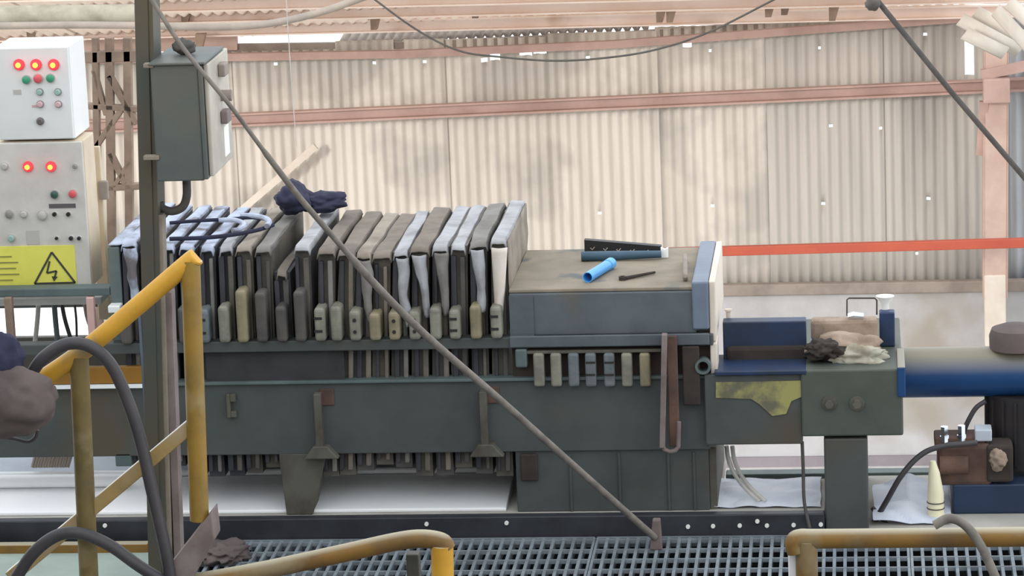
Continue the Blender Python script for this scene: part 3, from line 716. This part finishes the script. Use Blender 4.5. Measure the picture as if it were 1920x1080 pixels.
# crumpled sheets
def crumple(px0, px1, Y0, Y1, z, h, seed, name, label, mat='plastic_white', rise=0.0):
    xa, xb_ = X(px0, 950, (Y0 + Y1) / 2), X(px1, 950, (Y0 + Y1) / 2)
    def fn(u, v):
        x = xa + (xb_ - xa) * u; y = Y0 + (Y1 - Y0) * v
        n = noise.noise(Vector((x * 5 + seed, y * 5, seed))); n2 = noise.noise(Vector((x * 10, y * 9 + seed, seed)))
        return Vector((x + .01 * n2, y, z + .004 + h * abs(n) + h * .35 * abs(n2) + rise * v * (1 - abs(u - .45) * 1.2)))
    return tag(B().grid(fn, 30, 24).build(name, mat, solid=.002), label, 'sheet')
crumple(1346, 1540, .02, .34, 0.0, .022, 3, 'plastic_sheet', 'pale blue crumpled plastic sheet on the platform beside the pedestal')
crumple(1640, 1782, .04, .36, GZ, .03, 9, 'plastic_sheet', 'white crumpled plastic sheet lying behind the right leg of the press', rise=.07)
# dark green channel behind
tag(B().box(PXM + .002, X(1810, 895, .66), .66, .72, GZ - .12, Z(1600, 887, .66)).build('steel_channel', 'frame_grey', bevel=.004), 'dark green steel channel on the far platform edge, behind the right leg', 'beam')
# pale hoses under the end block
for j, dx in enumerate((0, 11)):
    tag(B().tube(bez([P(1362 + dx, 836, .1), P(1366 + dx, 862, .1), P(1378 + dx, 890, .1), P(1398 + dx, 916, .08), P(1424 + dx, 940, .06)]), .007, 8).build('clear_hose', 'hose_clear', smooth=True), ('pale clear hose drooping under the end beam, nearest the pedestal', 'pale clear hose drooping under the end beam, right one of two')[j], 'hose', 'clear hoses under the end beam')
tag(B().tube(bez([P(1504, 828, -.02), P(1506, 880, -.02), P(1508, 940, -.04), P(1518, 990, -.07)]), .0055, 8).build('cable', 'rod_dark', smooth=True), 'thin dark cable hanging from the end block beside the right leg', 'cable')

# ================================================================== UNDER THE PRESS: trays
xa, xb_ = X(-140, 930, .3), X(966, 930, .3)
tr = thing('drip_tray', Vector(((xa + xb_) / 2, .3, 0)), 'long white drip tray on the platform under the filter plates', 'tray')
# sloping tray: front lip low, bed rising to the back
zb0 = .012
b = B(); b.hexa([(xa, .02, 0), (xb_, .02, 0), (xb_, .30, 0), (xa, .30, 0), (xa, .02, .012), (xb_, .02, .012), (xb_, .30, .05), (xa, .30, .05)])
b.build('tray_bed', 'tray_white', tr, bevel=.004)
B().tube([Vector((xa, .31, .058)), Vector((xb_, .31, .058))], .011, 12).build('tray_rim', 'tray_white', tr, smooth=True)
b = B(); b.hexa([(xa, .33, 0), (xb_, .33, 0), (xb_, .6, 0), (xa, .6, 0), (xa, .33, .045), (xb_, .33, .045), (xb_, .6, .1), (xa, .6, .1)])
b.build('rear_bed', 'tray_grey', tr)
p0, p1 = P(-140, 893, .42), P(262, 893, .42)
rz = p0.z
tag(B().tube([Vector((p0.x, .216, .062)), Vector((p1.x, .216, .062))], .022, 18).build('white_pipe', 'tray_white', smooth=True), 'thick white pipe lying on the platform behind the yellow handrail posts', 'pipe')
b = B()
for j in range(14):
    q = P(62 + j * 5, 886, .3); q.z = .085 ; b.tube([q, q + Vector((.012 + .003 * (j % 3), .02, .05))], .007, 6)
tag(b.build('bristle_brush', 'dust_grey', smooth=True), 'grey bristle bundle behind the left yellow post on the white pipe', 'brush')['kind'] = 'stuff'

# ================================================================== LEFT: control cabinets
def cabinet(name, label, px0, px1, py0, py1, Y0, dep, mat, side=None):
    loc = P((px0 + px1) / 2, py1, Y0)
    o = thing(name, loc + Vector((0, dep / 2, 0)), label, 'control panel')
    xm = (px0 + px1) / 2; ym = (py0 + py1) / 2
    x0, x1 = X(px0, ym, Y0), X(px1, ym, Y0); z0, z1 = Z(xm, py1, Y0), Z(xm, py0, Y0)
    B().box(x0, x1, Y0 + .012, Y0 + dep, z0, z1).build('housing', side or mat, o, bevel=.004)
    B().box(x0 + .002, x1 - .002, Y0, Y0 + .0115, z0 + .002, z1 - .002).build('door', mat, o, bevel=.004)
    return o
Yk = .1
up = cabinet('control_panel', 'upper white control panel with three lit red lamps', -8, 134, 88, 263, Yk, .22, 'white_paint')
lo = cabinet('control_panel', 'lower beige control panel with yellow warning sign', -40, 164, 266, 540, Yk, .16, 'cab_beige', 'cab_side')
def btn(par, px, py, rpx, mat, name='button', ring='pale_btn', core=None, dep=.012):
    k2 = 1 / 575.0; c = P(px, py, Yk)
    o = B().tube([c + Vector((0, .001, 0)), c + Vector((0, -.005, 0))], rpx * k2 * 1.25, 18).build(name + '_ring', ring, par, smooth=True)
    B().tube([c + Vector((0, -.005, 0)), c + Vector((0, -dep, 0)), c + Vector((0, -dep - .003, 0))], [rpx * k2, rpx * k2, rpx * k2 * .7], 18).build(name, mat, o, smooth=True)
    if core: B().tube([c + Vector((0, -dep - .003, 0)), c + Vector((0, -dep - .006, 0))], rpx * k2 * .55, 14).build('filament', core, o, smooth=True)
for px in (36, 68, 101): btn(up, px, 121, 8.5, 'red_lit', 'indicator_lamp', 'red_bezel', 'lamp_core')
for px, py in ((50, 149), (95, 146)): btn(up, px, py, 7, 'green_btn')
btn(up, 72, 147, 7.5, 'red_bezel')
for px, py, m_ in ((75, 172, 'teal_pale'), (109, 172, 'teal_pale'), (76, 195, 'pinkish'), (110, 195, 'pinkish')): btn(up, px, py, 5.5, m_, 'switch', 'grey_btn')
btn(up, 76, 227, 6, 'key', 'key_switch', 'grey_btn')
def flat(par, name, mat, px0, px1, py0, py1, d=.0015):
    xm, ym = (px0 + px1) / 2, (py0 + py1) / 2
    B().box(X(px0, ym, Yk), X(px1, ym, Yk), Yk - d, Yk + .0005, Z(xm, py1, Yk), Z(xm, py0, Yk)).build(name, mat, par)
flat(up, 'label_plate', 'pale_btn', 25, 40, 168, 177); flat(up, 'label_plate', 'pinkish', 60, 74, 197, 201)
for px in (53, 96): btn(lo, px, 312, 8, 'red_lit', 'indicator_lamp', 'red_bezel', 'lamp_core')
for px, py, rp, m_ in ((9, 311, 6, 'pale_btn'), (141, 311, 4, 'grey_btn'), (103, 364, 7, 'green_dark'), (137, 363, 7, 'red_bezel'), (18, 401, 7, 'grey_btn'), (45, 401, 6, 'pale_btn'), (80, 403, 8, 'pale_btn'), (103, 401, 4, 'black'), (129, 401, 4, 'black'), (22, 446, 6, 'teal_pale'), (107, 446, 3, 'black'), (134, 446, 4, 'black'), (149, 446, 3.5, 'black')):
    btn(lo, px, py, rp, m_, 'button', 'cab_beige' if m_ == 'black' else 'pale_btn')
flat(lo, 'label_plate', 'key', 92, 142, 382, 390); flat(lo, 'label_plate', 'pale_btn', 50, 74, 432, 458)
# warning sign
sg = thing('warning_sign', P(60, 538, Yk - .003), 'yellow electrical hazard sign with triangle and lightning bolt', 'sign')
Ys = Yk - .003
B().box(X(-34, 500, Ys), X(142, 500, Ys), Ys, Yk - .0005, Z(60, 538, Ys), Z(60, 461, Ys)).build('plate', 'sign_yellow', sg, bevel=.001)
tri = PL([(97, 473), (141, 530), (65, 532)], Ys - .001); b = B()
for i in range(3): b.bar(tri[i], tri[(i + 1) % 3], .0065, .002)
b.build('triangle', 'ink', sg)
b = B(); bolt = PL([(93, 490), (88, 512), (106, 508), (102, 522)], Ys - .001)
for i in range(3): b.bar(bolt[i], bolt[i + 1], .006, .002)
b.prism(PL([(97, 518), (108, 519), (101, 528)], Ys - .002), (0, .002, 0)); b.build('lightning_bolt', 'ink', sg)
b = B()
for j, (x0, x1) in enumerate(((-20, 22), (-20, 34), (-20, 30), (-20, 36), (-20, 24))):
    b.bar(P(x0, 482 + j * 11, Ys - .001), P(x1, 482 + j * 11 - 1, Ys - .001), .004, .0015)
b.build('print_lines', 'ink_soft', sg)
# stand of the panels
st = thing('panel_stand', P(90, 660, .2), 'grey steel frame carrying the two control panels', 'stand')
bx('top_bar', 'frame_grey', -60, 206, 541, 557, .02, .08, par=st)
bx('shelf', 'white_con', -60, 190, 559, 573, .1, .3, par=st)
for px in (-30, 35, 187):
    q = P(px, 572, .14); B().box(q.x - .012, q.x + .012, .004, .034, zrt, Z(px, 556, .02)).build('leg', 'truss' if px < 100 else 'pink_pipe', st, bevel=.003)
bx('side_board', 'cab_side', 172, 194, 275, 505, .3, .32, par=st)
bx('hinge_block', 'dust_grey', 184, 202, 340, 375, .28, .3, par=st)
bx('back_post', 'cab_side', 176, 200, 350, 600, .33, .36, par=st)
for j, (l, rd, mt, lb) in enumerate(((( (72, 572), (70, 600), (66, 640)), .008, 'hose_clear', 'pale cable hanging below the panels, leftmost of five'),
        (((101, 560), (104, 600), (108, 640)), .009, 'frame_grey', 'grey cable hanging straight below the panels'),
        (((116, 570), (122, 600), (134, 640)), .007, 'hose_black', 'black cable bending right below the panels'),
        (((140, 570), (143, 600), (144, 640)), .004, 'rod_dark', 'thinnest cable below the panels'),
        (((160, 570), (166, 600), (182, 640)), .009, 'conduit', 'beige cable below the panels, nearest the pink leg'))):
    tag(B().tube(bez(PL(list(l), .2)), rd, 8).build('hanging_cable', mt, smooth=True), lb, 'cable', 'cables below the control panels')
# lattice truss
ls = thing('lattice_truss', P(210, 420, 3), 'brown steel lattice column behind the control panels', 'truss')
kt = 1 / 455.0
for nm, (a, c), wpx in (('chord', ((205, 70), (212, 640)), 15), ('chord', ((179, 70), (188, 640)), 12), ('chord', ((239, 70), (246, 640)), 15),
        ('brace', ((204, 140), (258, 232)), 12), ('brace', ((180, 275), (228, 205)), 11), ('brace', ((206, 285), (236, 345)), 11), ('brace', ((246, 300), (214, 350)), 9),
        ('batten', ((160, 198), (262, 204)), 11), ('batten', ((196, 352), (268, 348)), 12), ('batten', ((120, 108), (268, 104)), 22), ('brace', ((176, 130), (200, 215)), 9)):
    B().bar(P(*a, 3), P(*c, 3), wpx * kt, .04).build(nm, 'truss', ls, bevel=.004)

# ================================================================== POST WITH SWITCH BOX
po = thing('steel_post', P(300, 1075, -1.3), 'dark steel post carrying the green switch box', 'post')
Yq = -1.3
a, c = P(250, -600, Yq), P(292, 1110, Yq)
B().bar(a, c, .036, .01).build('flange', 'post', po)
B().bar(a + Vector((.014, .05, 0)), c + Vector((.02, .05, 0)), .03, .1).build('web', 'post', po)
a2, c2 = P(290, 350, Yq + .02), P(322, 1090, Yq + .02)
B().bar(P(300, 400, Yq + .03), P(318, 1090, Yq + .03), .022, .05).build('edge_angle', 'post_pale', po)
B().bar(P(318, 545, Yq + .05), P(338, 1090, Yq + .05), .02, .05).build('rear_angle', 'strap', po)
B().bar(P(262, 580, Yq + .05), P(280, 870, Yq + .05), .008, .02).build('pale_edge', 'blue_grey', po)
sb = thing('switch_box', P(335, 340, -1.3), 'dark green metal switch box mounted on the steel post', 'switch box')
ys0, ys1 = -1.36, -1.10
x0, x1 = X(288, 230, ys0), X(386, 230, ys0); z0, z1 = Z(336, 340, ys0), Z(336, 122, ys0)
B().box(x0, x1 - .014, ys0, ys1, z0, z1).build('housing', 'box_green', sb, bevel=.004)
B().box(x0 - .004, x1 + .008, ys0 - .01, ys1 + .02, z1, z1 + .008).build('rain_hood', 'box_green', sb, bevel=.003)
B().box(x1 - .014, x1 - .002, ys0 - .004, ys1, z0 + .004, z1 - .004).build('door_edge', 'box_green', sb, bevel=.003)
dr = B().box(x1 - .001, x1 + .012, ys0 + .012, ys1 + .05, z0 + .01, z1 - .002).build('door', 'box_side_lit', sb, bevel=.003)  # pale colour paints in the light falling on the right side
xs = x1 + .012; ycn = (ys0 + ys1) / 2 + .05
for f, nm, mt in ((.87, 'hasp', 'dust_grey'), (.64, 'knob', 'dust_grey'), (.46, 'hasp', 'strap')):
    zz = z0 + (z1 - z0) * f
    if nm == 'knob': B().tube([(xs, ycn, zz), (xs + .03, ycn, zz)], .016, 12).build(nm, mt, dr, smooth=True)
    else: B().box(xs, xs + .02, ycn - .03, ycn + .03, zz - .018, zz + .018).build(nm, mt, dr, bevel=.004)
B().box(xs, xs + .002, ycn + .0, ycn + .07, z0 + (z1 - z0) * .1, z0 + (z1 - z0) * .36).build('label', 'white_and_glint', dr)
for py in (124, 297):
    q = P(276, py, -1.37); B().box(q.x - .012, x0 + .01, ys0 - .006, ys0 + .02, q.z - .006, q.z + .006).build('mounting_clip', 'post_pale', sb, bevel=.002)
tag(B().tube(bez(PL([(350, 338), (350, 368), (342, 388), (322, 396), (304, 390), (300, 380)], -1.25)), .012, 12).build('conduit_elbow', 'rod_dark', smooth=True), 'dark curved conduit elbow below the green switch box', 'conduit')
q = P(348, 108, -1.2)
tag(B().blob((q.x, -1.22, z1 + .03), (.03, .03, .022), .4, 2, 6, flat=z1 + .008, sub=3).build('rope_knot', 'rod_dark', smooth='all'), 'dark knot of rope on top of the green switch box', 'knot')

# stay rope across the picture
tag(B().tube(bez([P(120, -260, -1.45), P(275, -15, -1.45), P(345, 92, -1.45), P(430, 196, -1.4), P(500, 290, -1.3), P(560, 368, -1.2), P(625, 444, -1.1), P(705, 535, -.95), P(800, 630, -.8), P(940, 752, -.6), P(1090, 886, -.4), P(1228, 1008, -.2)]), [.0062] * 32 + [.0085] * 20 + [.011] * 37, 10).build('stay_rope', 'rope', smooth=True), 'grey stay rope running diagonally from the upper left down to the grating', 'rope')
q = P(1229, 1004, -.2)
tag(B().prism([q + Vector((-.02, 0, GZ - q.z)), q + Vector((.02, 0, GZ - q.z)), q + Vector((.016, 0, .05)), q + Vector((-.008, 0, .05))], (0, .03, 0)).build('rope_anchor', 'strap', bevel=.004), 'small grey anchor lug on the grating at the rope foot', 'anchor')
# right rod
rd = tag(B().tube(PL([(1628, -20), (1780, 168), (1935, 350)], [5, 5, 5]), .013, 10).build('tie_rod', 'rod_dark', smooth=True), 'dark diagonal tie rod in front of the wall at upper right', 'rod')
q = P(1636, 8, 4.95); o = B().blob(q, (.034, .03, .03), .2, 2, 3, sub=3).build('rod_head', 'rod_dark', smooth='all'); o.parent = rd; o.location -= rd.location
# hanging wire and thick conduit under the roof
tag(B().tube(bez(PL([(690, -10), (780, 55), (860, 95), (940, 107), (1040, 114), (1140, 108), (1230, 93), (1330, 60), (1460, -5)], 9.0)), .006, 8).build('hanging_wire', 'rod_dark', smooth=True), 'thin sagging wire under the roof above the corrugated wall', 'wire')
tag(B().tube(bez(PL([(-80, 50), (120, 47), (260, 48), (390, 51), (470, 48), (540, 38), (610, 20), (690, -8)], 6.0)), .018, 12).build('roof_hose', 'conduit', smooth=True), 'thick grey hose sagging under the purlins at upper left', 'hose')
tag(B().tube(PL([(-90, 28), (255, 24)], 8.5), .05, 16).build('roof_duct', 'duct', smooth=True), 'dirty white duct under the roof at the upper left corner', 'duct')

# ================================================================== HANDRAILS
Yh = -2.0; rh = .0255
def rail(name, label, build): 
    o = thing(name, build['loc'], label, 'handrail'); return o
h1 = thing('stair_handrail', P(150, 1075, Yh), 'yellow pipe stair handrail rising to the right at left', 'handrail')
B().tube(bez(PL([(60, 722), (90, 704), (160, 655), (260, 572), (356, 490), (362, 488)], Yh), 6), rh * .95, 16).build('top_rail', 'yellow', h1, smooth=True)
B().tube(PL([(357, 488), (374, 975)], Yh), rh, 16).build('post', 'yellow_post', h1, smooth=True)
B().tube(PL([(148, 668), (168, 1110)], Yh), rh, 16).build('post', 'post_olive', h1, smooth=True)
B().bar(P(368, 790, Yh + .01), P(20, 1082, Yh + .01), .036, .03).build('mid_rail', 'yellow_mid', h1, bevel=.003)
a = PL([(396, 960), (402, 1012), (352, 1100), (312, 1068)], Yh - .03)
B().prism(a, (0, .09, 0)).build('stringer', 'strap', h1, bevel=.004)
h2 = thing('walkway_rail', P(830, 1079, Yh), 'worn ochre handrail bending down beside the grating at bottom centre', 'handrail')
B().tube(bez(PL([(330, 1098), (480, 1072), (640, 1038), (740, 1016), (790, 1010), (828, 1016), (838, 1030)], Yh), 6), rh * .95, 16).build('top_rail', 'yellow_worn', h2, smooth=True)
B().tube(PL([(829, 1022), (831, 1130)], Yh), rh * 1.15, 16).build('post', 'yellow', h2, smooth=True)
bx('clamp_plate', 'post', 762, 786, 1040, 1100, Yh + .06, Yh + .1, par=h2)
h3 = thing('walkway_rail', P(1520, 1079, Yh), 'horizontal worn ochre handrail at the bottom right', 'handrail')
B().tube(bez(PL([(1494, 1035), (1490, 1018), (1502, 1010), (1560, 1010), (1960, 1006), (2100, 1004)], Yh), 6), rh, 16).build('top_rail', 'yellow_worn', h3, smooth=True)
B().tube(PL([(1512, 1014), (1514, 1130)], Yh), rh * 1.1, 16).build('post', 'yellow_worn', h3, smooth=True)
bx('backing_strip', 'tray_white', 1478, 1494, 1028, 1110, Yh + .02, Yh + .03, par=h3)
tag(B().tube(bez(PL([(1752, 985), (1780, 972), (1810, 985), (1840, 1025), (1870, 1090)], Yh - .06)), .012, 10).build('grey_hose', 'rope', smooth=True), 'grey hose looped over the horizontal rail at the bottom right', 'hose')
# ochre crossbar behind the left posts
ocb = tag(B().box(X(85, 700, -.012), X(282, 700, -.012), -.012, .01, zbt + .008, Z(200, 688, -.012)).build('ochre_crossbar', 'ochre', bevel=.003), 'flat ochre crossbar on the press beam behind the left handrail posts', 'bar')
B().box(X(85, 716, -.02), X(282, 716, -.02), -.024, -.0121, zbt - .004, zbt + .007).build('white_lip', 'tray_white', ocb)
# black hoses looped over the handrail
tag(B().tube(bez([P(52, 712, Yh - .06), P(80, 672, Yh - .07), P(122, 646, Yh - .07), P(165, 648, Yh - .07), P(205, 680, Yh - .06), P(235, 740, Yh - .05), P(262, 820, Yh - .05), P(285, 920, Yh - .05), P(312, 1040, Yh - .05), P(322, 1110, Yh - .05)]), .0165, 12).build('black_hose', 'hose_black', smooth=True), 'thick black hose looped over the left handrail and falling between the posts', 'hose')
tag(B().tube(bez([P(20, 1100, Yh - .06), P(60, 1040, Yh - .07), P(105, 1005, Yh - .07), P(150, 1000, Yh - .07), P(205, 1022, Yh - .06), P(262, 1062, Yh - .06), P(330, 1105, Yh - .06)]), .0165, 12).build('black_hose', 'hose_black', smooth=True), 'thick black hose arching low across the bottom left corner', 'hose')
# sack and navy cloth at the left edge
tag(B().blob(P(20, 750, Yh - .12), (.125, .07, .092), .2, 1.8, 4).build('canvas_sack', 'sack', smooth='all'), 'brown canvas bundle hanging at the left edge beside the handrail', 'bundle')
tag(B().blob(P(0, 672, Yh - .1), (.06, .05, .065), .2, 2.0, 9).build('navy_cloth', 'navy', smooth='all'), 'dark navy cloth above the brown bundle at the left edge', 'cloth')
tag(B().tube(bez(PL([(-10, 818), (25, 822), (52, 828), (66, 820), (70, 806)], Yh)), .005, 8).build('strap_loop', 'hose_black', smooth=True), 'thin black strap loop below the brown bundle', 'strap')

tag(B().tube(bez(PL([(536, -10), (545, 130), (556, 275)], 4.0)), .0022, 6).build('thin_string', 'hose_clear', smooth=True), 'thin pale string hanging from the roof right of the switch box', 'string')
q = PZ(420, 1045, GZ)
tag(B().blob((q.x, q.y, GZ + .015), (.075, .09, .03), .5, 2.5, 21, flat=GZ + .002).build('mud_pile', 'sack', smooth='all'), 'brown heap of dried mud on the grating beside the stair stringer', 'mud')
